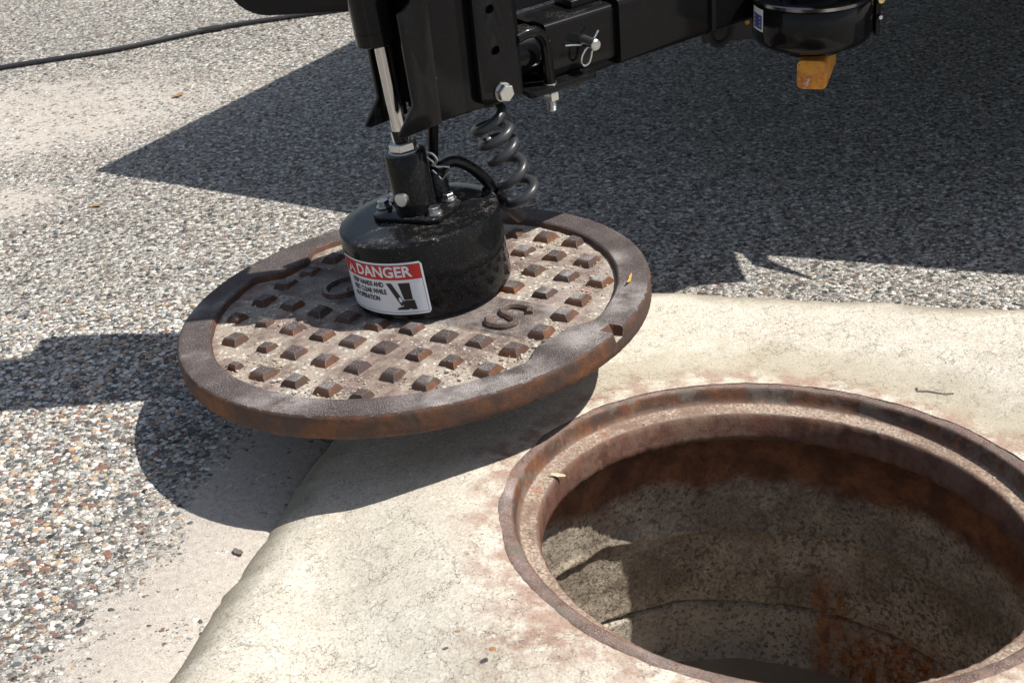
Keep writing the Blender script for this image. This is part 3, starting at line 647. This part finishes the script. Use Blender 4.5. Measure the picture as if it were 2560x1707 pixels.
# mounting plate: octagon-ish diamond on top
MT = MO + MN*MH
pm_ = [(-.062, .010), (-.056, -.004), (.020, -.051), (.030, -.052), (.061, -.010), (.062, .002), (.052, .018), (-.020, .062), (-.034, .060), (-.058, .020)]
g = G(); g.plate(MT + MN*.0035, MA, MB, MN, pm_, .007, bev=.0012); g.obj('mounting_plate', M['mag'], mag)
for (x, y) in ((-.047, .030), (.026, -.030), (.045, .012), (-.030, .050)):
    g = G(); p = MT + MA*x + MB*y + MN*.007
    g.lathe(p, MN, [(0, 0), (.0105, 0), (.011, .0008), (.011, .0022), (0, .0024)], 28); g.lathe(p + MN*.0024, MN, [(0, 0), (.0088, 0), (.0088, .0022), (0, .0022)], 24)
    g.hexa(p + MN*.0046, MN, .0083, .0062, random.uniform(0, 1)); g.obj('bolt', M['zinc'], mag, flat=False, smooth=25)
# coupler tube with rod nut and retaining pin
g = G(); g.lathe(MT + MN*.007, MN, [(0, 0), (.0275, 0), (.0285, .001), (.0285, .083), (.0275, .085), (.0255, .0853), (0, .0853)], 72); g.obj('coupler', M['mag'], mag)
CT = MT + MN*.0923
pd = (Vector((0, 0, HC)) - (CT - MN*.06)).normalized(); pd = (pd - MN*pd.dot(MN)).normalized()
pdir = (Matrix.Rotation(math.radians(-34), 3, MN) @ pd)
g = G(); pc = CT - MN*.058; g.cyl(pc - pdir*.034, pc + pdir*.0345, .0095, 32, 0, .001); g.obj('coupler_pin', M['zinc'], mag)
# socket for the guide rod at the back of the magnet, wrapped in tape, with split pin
GR = MT + MA*.030 + MB*.045
g = G(); g.lathe(GR, MN, [(0, 0), (.0185, 0), (.0185, .012), (.0165, .016), (.0175, .022), (.0155, .030), (.016, .040), (.011, .046), (0, .047)], 32); g.obj('cable_gland', M['tape'], mag)
cp_ = GR + MN*.040 + Vector((-.012, -.012, .004))
g = G(); 
q0 = GR + MN*.052 + Vector((.004, -.014, 0))
g.tube([q0+Vector((-.012, 0, .022)), q0+Vector((-.008, -.003, .016)), q0+Vector((-.002, -.004, .010)), q0+Vector((.002, -.003, .002)), q0+Vector((.012, 0, .0)), q0+Vector((.020, 0, -.002))], .0018, 8)
g.tube([q0+Vector((-.004, 0, -.004)), q0+Vector((.002, 0, -.012)), q0+Vector((.008, 0, -.019)), q0+Vector((.013, 0, -.012)), q0+Vector((.018, 0, -.006))], .0016, 8)
g.tube([q0+Vector((-.010, -.004, .024)), q0+Vector((-.002, -.004, .022)), q0+Vector((.004, -.004, .012)), q0+Vector((-.003, -.004, .004))], .0022, 8)
g.obj('split_pin', M['zinc'], mag)
# magnet cable: thick taped lead from the gland down the back
g = G(); b0 = GR + MN*.040
cpts = [b0 + Vector((-.002, -.004, -.006)), b0 + Vector((.010, 0, .006)), b0+Vector((.030, .006, .010)), b0+Vector((.052, .010, -.004)), b0+Vector((.072, .016, -.030)), Vector((-.006, 1.762, .246))]
g.tube(cpts, .0082, 14, 0, 10, .03); o = g.obj('magnet_lead', M['tape'], mag)

# ------------------------------------------------------------------ lifting arm
AO = Vector((-.1085, 1.705, 0)); th = math.radians(32); T = Vector((math.cos(th), math.sin(th), 0)); N = Vector((math.sin(th), -math.cos(th), 0))
arm = empty('lifting_arm', AO + T*.05 + Z*.39); tag(arm, 'black steel lifting arm post with bolted plate and square tube above the magnet', 'lifting arm')
def A(s, n, z): return AO + T*s + N*n + Z*z
TOP = 1.25
rb = Vector((-.1188, 1.7065, .335))
g = G(); rt = Vector((-.1335, 1.7055, .56)); g.cyl(rb, rt, .0105, 40); g.obj('piston_rod', M['chrome'], arm)
g = G(); g.cyl(rb + Vector((0, 0, .002)), rb+(rt-rb).normalized()*.040, .0112, 32, 0, .001); g.obj('rod_collar', M['black'], arm)
g = G(); g.lathe(CT + MN*-.0005, MN, [(0, 0), (.021, 0), (.0215, .001), (.0215, .0025), (0, .003)], 40); g.hexa(CT + MN*.003, MN, .0195, .0115, .35); g.lathe(CT+MN*.0145, MN, [(0, 0), (.0125, 0), (.0125, .012), (.0115, .016), (0, .016)], 40)
g.obj('rod_nut', M['zinc'], arm, smooth=25)
rdir = (rt-rb).normalized(); cb = rb + rdir*((.494-rb.z)/rdir.z) + Vector((-.006, .002, 0))
g = G(); g.lathe(cb, rdir, [(0, 0), (.0235, 0), (.0262, .002), (.0262, .018), (.0256, .0185), (.0256, .020), (.0262, .0205), (.0262, .75), (0, .75)], 64); g.obj('cylinder_barrel', M['black'], arm)
# channel: two flanges with spurred feet and a web
def flange(n, zb, s0=-.014, s1=.024):
    gg = G()
    o_ = [(-.041, zb+.0), (-.034, zb-.003), (s1, zb), (s1, TOP), (s0+.020, TOP), (s0+.020, zb+.19), (s0+.018, zb+.178), (s0+.012, zb+.166), (s0+.003, zb+.158), (s0-.006, zb+.156), (s0-.006, zb+.150), (s0, zb+.034)]
    gg.plate(A(0, n, 0), T, Z, N, o_, .008, bev=.0015); return gg
flange(.045, .388).obj('channel_flange', M['black'], arm); flange(-.045, .377, -.017).obj('channel_flange', M['black'], arm)
g = G(); g.box(A(0, 0, 0), T, N, Z, (.016, -.036, .40), (.022, .0405, TOP)); g.obj('channel_web', M['black'], arm)
g = G(); g.plate(A(0, .0385, 0), T, Z, N, rrect(.0245, .387, .118, TOP, (.002, .004, 0, 0)), .006, bev=.0012)
g.plate(A(0, -.036, 0), T, Z, N, rrect(.0245, .387, .150, TOP, (.002, .01, 0, 0)), .006, bev=.0012); g.obj('post_plate', M['black'], arm)
g = G(); g.box(A(0, 0, 0), T, N, Z, (.090, -.033, .405), (.098, .0355, TOP)); g.box(A(0, 0, 0), T, N, Z, (.140, -.033, .405), (.146, .0452, .66)); g.obj('post_web', M['black'], arm, bevel=.001)
g = G(); g.plate(A(0, .0500, 0), T, Z, N, rrect(.0845, .391, .152, .62, (.013, .009, .004, .004)), .009, [(.1105, .5195, .0058), (.1135, .4636, .0058), (.1075, .575, .0058)], bev=.0016)
g.box(A(0, 0, 0), T, N, Z, (.088, .040, .405), (.146, .0457, .60)); g.obj('bolt_plate', M['black'], arm)
# hex bolt through the plate
g = G(); bo = A(.118, .0547, .4065); g.lathe(bo, N, [(0, 0), (.0125, 0), (.013, .001), (.013, .0022), (0, .0024)], 32); g.hexa(bo + N*.0024, N, .0122, .0095, .2)
g.obj('bolt', M['zinc'], arm, smooth=25)
g = G(); w0 = A(.0245, .0425, .448); g.lathe(w0, N, [(0, 0), (.0028, 0), (.002, .002), (0, .0028)], 16); g.obj('screw', M['zinc'], arm)
# square tube with rounded edges
def sqtube(s0, s1, n0, n1, z0, z1, r, wall, cap=False):
    gg = G(); o1 = rrect(n0, z0, n1, z1, (r,)*4, 6); o2 = rrect(n0+wall, z0+wall, n1-wall, z1-wall, (max(.001, r-wall),)*4, 6); n = len(o1)
    V = [A(s_, p[0], p[1]) for s_, ring in ((s0, o1), (s1, o1), (s0, o2), (s1, o2)) for p in ring]; Fc = []
    for k in range(n):
        q = (k+1) % n; Fc += [(k, q, n+q, n+k), (2*n+k, 3*n+k, 3*n+q, 2*n+q), (k, 2*n+k, 2*n+q, q), (n+k, n+q, 3*n+q, 3*n+k)]
    return gg.add(V, Fc)
sqtube(.205, .70, -.036, .040, .393, .4715, .007, .005).obj('square_tube', M['black'], arm)
sqtube(.325, .66, -.044, .048, .384, .480, .011, .0075).obj('outer_sleeve', M['black'], arm)
sqtube(.492, .50, -.048, .052, .381, .484, .012, .005).obj('cable_tie', M['satin'], arm)
g = G(); g.cyl(A(.148, .002, .432), A(.204, .002, .432), .034, 48, 0, .003); g.obj('pivot_barrel', M['black'], arm)
# U bolt round the barrel, clamp plate, nut
g = G(); g.tube([A(.150, .050, .470), A(.168, .050, .4725), A(.182, .050, .470), A(.1935, .050, .458), A(.197, .050, .440), A(.198, .050, .415), A(.199, .050, .392)], .0078, 16); g.obj('u_bolt', M['black'], arm)
g = G(); g.plate(A(0, .037, .3895), T, N, Z, rrect(.158, -.075, .272, .0385-.012, (.004, .006, .008, .010)), .0085, bev=.0015); g.obj('clamp_plate', M['black'], arm)
g = G(); u = A(.1995, .050, .3835); g.lathe(A(.1995, .050, .3952), -Z, [(0, 0), (.009, 0), (.0095, .003), (0, .003)], 20); g.hexa(u - Z*.0125, Z, .0112, .012, .5)
pr = [(0, 0), (.0055, 0)] + [(.0068 if k % 2 else .0060, .001+.0011*k) for k in range(14)] + [(.0066, .02), (0, .02)]
g.lathe(u - Z*.029, Z, pr, 24); g.obj('clamp_nut', M['zinc'], arm, smooth=25)
# hitch pin and hairpin clip
g = G(); pp = A(.2665, .0415, .434); g.cyl(pp - N*.01, pp + N*.029, .0080, 32, 0, .0015); g.obj('hitch_pin', M['zinc'], arm)
e = pp + N*.013
g = G(); hp = [(.016, .0135), (.004, .002), (-.007, -.006), (-.0135, -.014), (-.0150, -.024), (-.0100, -.0305), (-.003, -.0280), (.0005, -.020), (.003, -.011), (.012, -.002), (.0135, -.0005)]
g.tube([e + T*a + Z*b + N*(.0015*math.sin(i)) for i, (a, b) in enumerate(hp)], .0017, 10); g.obj('hairpin_clip', M['zinc'], arm)
g = G(); g.tube([A(.232, .045, .437), A(.262, .044, .430)], .0012, 8); g.obj('pin_lanyard', M['zinc'], arm)
# guide rod
g = G(); g.cyl(Vector((-.072, 1.742, .41)), GR + MN*.046, .0075, 20); g.cyl(Vector((-.072, 1.742, 1.1)), Vector((-.072, 1.742, .40)), .0075, 20); g.obj('guide_rod', M['black'], arm)
# lower brace under the tube and far parts
g = G(); g.tube([A(.16, -.02, .375), A(.26, -.015, .372), A(.34, -.010, .376), A(.42, .0, .388), A(.50, .01, .41)], .013, 12); g.obj('support_hose', M['satin'], arm)
g = G(); g.box(A(0, 0, 0), T, N, Z, (.16, -.045, .475), (.33, -.030, .62)); g.box(A(0, 0, 0), T, N, Z, (.27, -.03, .4718), (.325, .012, .482)); g.obj('rear_bracket', M['satin'], arm, bevel=.002)
# mast head higher up
g = G(); g.box(A(0, 0, 0), T, N, Z, (-.03, -.055, TOP), (.16, .065, TOP+.03)); g.obj('mast_cap', M['black'], arm, bevel=.003)

# coil cord: tapering spiral
g = G(); ax0, ax1 = Vector((-.010, 1.745, .385)), Vector((.035, 1.742, .243)); d = (ax1-ax0); L_ = d.length; d.normalize(); a = d.cross(Y).normalized(); b = d.cross(a)
P_ = []; turns = 5
for i in range(int(turns*20)+1):
    t = i/20*2*math.pi + math.pi; k = i/(turns*20); kk = k + .035*math.sin(k*9); q = ax0 + d*L_*kk + (a*math.cos(t) + b*math.sin(t))*(.0215 + .002*math.sin(k*7)); P_.append(q)
P_ = [P_[0] + Vector((-.015, .015, .03)), P_[0] + Vector((-.004, .005, .010))] + P_ + [Vector((.002, 1.757, .236)), Vector((.008, 1.764, .226)), Vector((.014, 1.767, .218))]
g.tube(P_, .0067, 12, 0, 3); o = g.obj('coil_cord', M['cord'], loc=ax1)
tag(o, 'dark grey coiled electric cord hanging below the black post', 'cord')
g = G(); g.tube([Vector((-.004, 1.760, .246)), Vector((.008, 1.764, .226)), Vector((.020, 1.770, .209)), Vector((.031, 1.777, .194))], .0098, 14, 0, 6); g.obj('plug', M['tape'], o)

# black box behind the barrel (valve block), top edge of the photo
vb = G(); c0 = Vector((-.196, 1.815, .52)); 
sec = rrect(-.13, 0, .095, .13, (.055, .03, .02, .02), 8)
vb.plate(c0 + Y*.0, Vector((.985, -.17, 0)), Z, Vector((.17, .985, 0)), sec, .11, bev=.012)
o = vb.obj('control_box', M['satin'], loc=c0); tag(o, 'rounded black control box left of the black cylinder at the top edge', 'control box')

# swivel drum under the far end of the tube
DC = Vector((.482, 1.916, .368)); dr = empty('swivel_drum', DC); tag(dr, 'black round swivel drum under the square tube with blue sticker', 'swivel drum')
g = G(); g.lathe(DC, Z, [(0, -.0018), (.0637, -.0009), (.0801, .0027), (.0846, .0073), (.0864, .0146), (.0864, .0619), (.0846, .0642), (.0783, .0646), (0, .0646)], 96); g.obj('housing', M['black'], dr)
g = G(); g.lathe(DC + Z*.0646, Z, [(.0855, 0), (.0892, .0018), (.0896, .0064), (.0855, .0082), (.0637, .0086), (0, .0086)], 96); g.obj('rim_band', M['gun'], dr)
g = G(); g.lathe(DC + Vector((0, 0, -.0164)), Z, [(0, 0), (.0419, 0), (.0473, .0027), (.0482, .0082), (.0437, .0109), (.0419, .0150)], 64); g.obj('lower_flange', M['black'], dr)
g = G(); g.lathe(DC + Z*.0733, Z, [(.0000, 0), (.0501, 0), (.0501, .0364), (0, .0364)], 64); g.obj('swivel_neck', M['black'], dr)
g = G(); g.plate(DC + Vector((.0892, -.0109, .0410)), Y, Z, X, rrect(-.0146, -.0382, .0146, .0455, (.0036,)*4), .0073, bev=.0011); g.obj('side_lug', M['black'], dr)
for zz, r_ in ((.0564, .0077), (.0309, .0050)):
    g = G(); g.lathe(DC + Vector((.0910, -.0237, zz)), Vector((.0910, -1, 0)), [(0, 0), (r_, 0), (r_, .0036), (r_*.6370, .0073), (0, .0082)], 6 if r_ < .0055 else 24); g.obj('lug_bolt', M['zinc'] if r_ < .0055 else M['brass'], dr)
g = G(); g.box((0, 0, 0), X, Y, Z, (.470, 1.850, .480), (.705, 2.30, .53)); g.obj('shade_plate', M['black'], dr, bevel=.004)  # plate added out of view above the drum; its shadow closes a lit gap
st = G()
def dw(x, y, d): a_ = math.radians(-177) + x/.0864; return DC + Z*(.0273+y) + Vector((math.cos(a_), math.sin(a_), 0))*(.0864+d)
for (x0, y0, x1, y1, dd, mi) in ((0, 0, .0309, .0328, .0004, 0), (.0027, .0027, .0282, .0237, .0006, 1)):
    V = []; 
    for i in range(9): x = x0+(x1-x0)*i/8; V += [dw(x, y0, dd), dw(x, y1, dd)]
    st.add(V, [(2*i, 2*i+2, 2*i+3, 2*i+1) for i in range(8)], mi)
for k in range(3): st.add([dw(.0055, .0073+k*.0055, .0009), dw(.0246, .0073+k*.0055, .0009), dw(.0246, .0086+k*.0055, .0009), dw(.0055, .0086+k*.0055, .0009)], [(0, 1, 2, 3)], 0)
st.obj('sticker', [M['white'], M['blue']], dr)

# orange square bar under the drum
OB = Vector((.4675, 1.852, .335)); a60 = math.radians(68); ox_ = Vector((math.sin(a60), -math.cos(a60), 0)); oy_ = Vector((math.cos(a60), math.sin(a60), 0))
g = G(); g.plate(OB + oy_*.05, ox_, Z, oy_, rrect(-.0215, -.0215, .0215, .0215, (.008,)*4), .10, bev=.0015); o = g.obj('square_bar', M['orange'], loc=OB)
tag(o, 'rusty orange square steel bar sticking out under the black drum', 'bar')

# bracket with small rusty bolts beside the drum
BB = Vector((.395, 2.16, .33)); br = empty('side_bracket', BB); tag(br, 'dark flat bracket with rusty bolts between the tube and the drum', 'bracket')
g = G(); g.plate(BB, X, Z, Y, rrect(-.035, -.04, .075, .03, (.006,)*4), .006, bev=.001); g.obj('bracket_plate', M['under'], br)
for dx in (-.006, .040): g = G(); g.lathe(BB + Vector((dx, -.003, -.010)), -Y, [(0, 0), (.0042, 0), (.0042, .003), (.003, .0045), (0, .005)], 16); g.obj('bracket_bolt', M['orange'], br)
g = G(); g.box(BB, X, Y, Z, (-.01, -.02, .032), (.03, .01, .055)); g.obj('light_block', M['gl'], br, bevel=.002)
g = G(); P_ = [Vector((.345, 2.15, .40)), Vector((.352, 2.14, .36)), Vector((.360, 2.13, .335)), Vector((.368, 2.12, .312)), Vector((.380, 2.12, .300)), Vector((.398, 2.13, .305)), Vector((.408, 2.15, .32))]
g.tube(P_, .0055, 12, 0, 14, .16); o = g.obj('conduit', M['under'], loc=P_[0]); tag(o, 'thin ribbed black conduit looping down beside the flat bracket', 'conduit')
g = G(); P_ = [Vector((.74, 2.45, .47)), Vector((.76, 2.42, .425)), Vector((.80, 2.40, .402)), Vector((.85, 2.38, .396)), Vector((.90, 2.36, .402)), Vector((.95, 2.36, .425)), Vector((.98, 2.38, .47))]
g.tube(P_, .013, 14, 0, 14, .12); o = g.obj('ribbed_hose', M['under'], loc=P_[0]); tag(o, 'thick ribbed black hose sagging under the vehicle at the top right', 'hose')

# air hose lying on the paving
g = G(); P_ = [Vector(p) for p in ((-2.6, 2.95, .0065), (-1.9, 3.13, .0065), (-1.45, 3.235, .0065), (-1.1916, 3.295, .007), (-1.05, 3.322, .007), (-.9, 3.352, .007), (-.6703, 3.440, .008), (-.50, 3.475, .0065), (-.3262, 3.497, .0065), (-.1, 3.53, .0065), (.4, 3.56, .0065), (1.1, 3.7, .0065))]
g.tube(P_, .0060, 14, 0, 10); g.obj('hose', M['rubber'], loc=P_[3]); o = bpy.data.objects['hose']
tag(o, 'thin black hose lying across the sunlit paving at the far left', 'hose')
g = G(); g.cyl(Vector((-.72, 3.427, .008)), Vector((-.66, 3.4395, .008)), .0080, 20, 0, .002); g.obj('hose_joint', M['rubber'], o)

# ------------------------------------------------------------------ vehicle overhead (out of frame, casts the big shade)
s2 = Vector((.680, -.032)); zb, zt = .655, .75
gp = [(-.815, 2.585), (-.28, 2.262), (.403, 1.950), (.80, 1.790), (3.2, .95), (6.5, 4.5), (1.9, 6.2)]
pts = [(x+s2.x*zt, y+s2.y*zt) for x, y in gp]
veh = empty('service_truck', (1.8, 3.2, 0)); tag(veh, 'dark service truck standing over the shaded paving beyond the magnet', 'truck')
def prism(pts, z0, z1):
    n = len(pts); V = [Vector((x, y, z)) for z in (z0, z1) for x, y in pts]
    return G().add(V, [tuple(range(n))[::-1], tuple(range(n, 2*n))] + [(k, (k+1) % n, n+(k+1) % n, n+k) for k in range(n)])
prism(pts, zb, zt).obj('deck', M['under'], veh, bevel=.01)
def band(a, b, z0, z1, th_, name):
    a = Vector((a[0], a[1], 0)); b = Vector((b[0], b[1], 0)); d = (b-a).normalized(); n = Z.cross(d)
    G().box(a, d, n, Z, (.01, .012, z0), ((b-a).length-.01, .012+th_, z1)).obj(name, M['under'], veh, bevel=.004)
for i_ in (0, 1, 2, 3): band(pts[i_], pts[i_+1], .462, zb-.002, .03, 'front_shade_skirt' if i_ < 3 else 'side_shade_skirt')  # added skirts, out of view, cutting side light to darken the ground below
tb = [(x+s2.x*.47, y+s2.y*.47) for x, y in ((.385, 1.985), (.4004, 1.915), (.474, 1.856), (.425, 1.925), (.415, 1.985))]  # unseen tab added by the deck edge, outlined to cast a pointed shadow
prism(tb, .465, .475).obj('shadow_tab', M['under'], veh)
band(pts[6], pts[0], .50, zb-.002, .03, 'side_shade_skirt')  # left edge gets an added skirt too, blocking light from that side
cx_ = sum(p[0] for p in pts)/len(pts); cy_ = sum(p[1] for p in pts)/len(pts)
up = [(cx_+(x-cx_)*.62+.35, cy_+(y-cy_)*.62+.25) for x, y in pts]
prism(up, zt+.001, 1.75).obj('body', M['paint'], veh, bevel=.04)
for (x, y) in ((2.7, 5.0), (4.6, 4.2)):
    g = G(); ax = Vector((.5, .86, 0)); pr = [(.20, 0), (.34, 0), (.375, .03), (.38, .08), (.38, .16), (.375, .21), (.34, .24), (.20, .24)]
    g.lathe(Vector((x, y, .38)), ax, pr, 48); wh = g.obj('tyre', M['tyre'], veh)
    g = G(); g.lathe(Vector((x, y, .38)) + ax*.02, ax, [(0, .05), (.08, .05), (.10, .02), (.19, .0), (.205, -.01), (.205, .2), (0, .2)], 32); g.obj('rim', M['gl'], wh)

# ------------------------------------------------------------------ scraps of leaves and twigs
def flake(name, c, n, L_, W_, rot, mat, curl=.4, label='', cat='leaf'):
    n = n.normalized(); a = (Matrix.Rotation(rot, 3, n) @ (X - n*X.dot(n)).normalized()); b = n.cross(a); V = []; Fc = []; K = 8
    for s_ in (1, -1):
        for i in range(K+1):
            u_ = i/K*2-1; wv = W_*math.sqrt(max(0.02, 1-u_*u_))*.5*(1+.15*math.sin(i*2.1))
            for v_ in (-1, 0, 1): V.append(Vector(c) + a*(u_*L_/2) + b*(v_*wv + .12*W_*math.sin(u_*2.5)) + n*(curl*L_*.25*u_*u_ + .25*W_*abs(v_)*curl + .0015 + s_*.0003))
    for s_ in range(2):
        o_ = s_*(K+1)*3
        for i in range(K):
            for v_ in range(2): q = o_+i*3+v_; Fc.append((q, q+1, q+4, q+3))
    m_ = (K+1)*3
    for i in range(K): Fc += [(i*3, i*3+3, m_+i*3+3, m_+i*3), (i*3+2, i*3+5, m_+i*3+5, m_+i*3+2)]
    Fc += [(0, 1, m_+1, m_), (1, 2, m_+2, m_+1), (K*3, K*3+1, m_+K*3+1, m_+K*3), (K*3+1, K*3+2, m_+K*3+2, m_+K*3+1)]
    g_ = G(); g_.add(V, Fc); o = g_.obj(name, mat, loc=Vector(c), smooth=60); return tag(o, label, cat)
flake('leaf_scrap', (-.3602, 1.316, .001), Z, .017, .008, -.9, M['twig'], .3, 'small brown leaf scrap on the sandy strip left of the pale concrete')
flake('leaf_scrap', (-1.16, 3.03, .002), Z, .035, .010, .1, M['leaf'], .2, 'tan dry leaf lying on the paving below the black hose')
flake('leaf_scrap', (-.70, 2.975, .002), Z, .028, .014, .4, M['leaf'], .2, 'brown dry leaf on the sunlit paving just outside the big shadow')
flake('leaf_scrap', (-.766, 2.405, .001), Z, .026, .008, -.3, M['leaf'], .5, 'orange brown scrap on the paving below the corner of the big shadow')
flake('dry_husk', LC + L1*.298 + L2*-.055 + LN*.001, LN, .030, .004, 1.2, simple('yellow_husk', (.55, .33, .08), .8), .5, 'thin yellow curled husk lying on the rim of the rusty cover', 'husk')
flake('dry_husk', frame_pt(.290, math.radians(152.5), -.024), Vector((.3, -.5, 1)), .020, .005, -.2, M['pale'], .3, 'pale curled husk standing on the inner ledge of the iron ring', 'husk')
g = G(); t0 = frame_pt(.378, math.radians(49), .003); g.tube([t0, t0+Vector((.015, -.004, .001)), t0+Vector((.033, -.014, .001)), t0+Vector((.046, -.017, .002))], .0024, 7); g.tube([t0+Vector((.003, -.001, 0)), t0+Vector((.002, .006, .003))], .0015, 6)
tag(g.obj('twig', M['twig'], loc=t0), 'short grey twig lying beside the far rim of the iron ring', 'twig')
for i, (x, y, lb) in enumerate(((-.050, 1.015, 'dark brown chip on the pale concrete left of the rust stain'), (-.085, 1.045, 'tiny dark chip above the larger brown chip on the concrete'))):
    g = G(); pebble(g, Vector((x, y, .088)), .0048-.0015*i, Z, .3); tag(g.obj('stone_chip', M['leaf'], loc=(x, y, .088), flat=True), lb, 'chip')
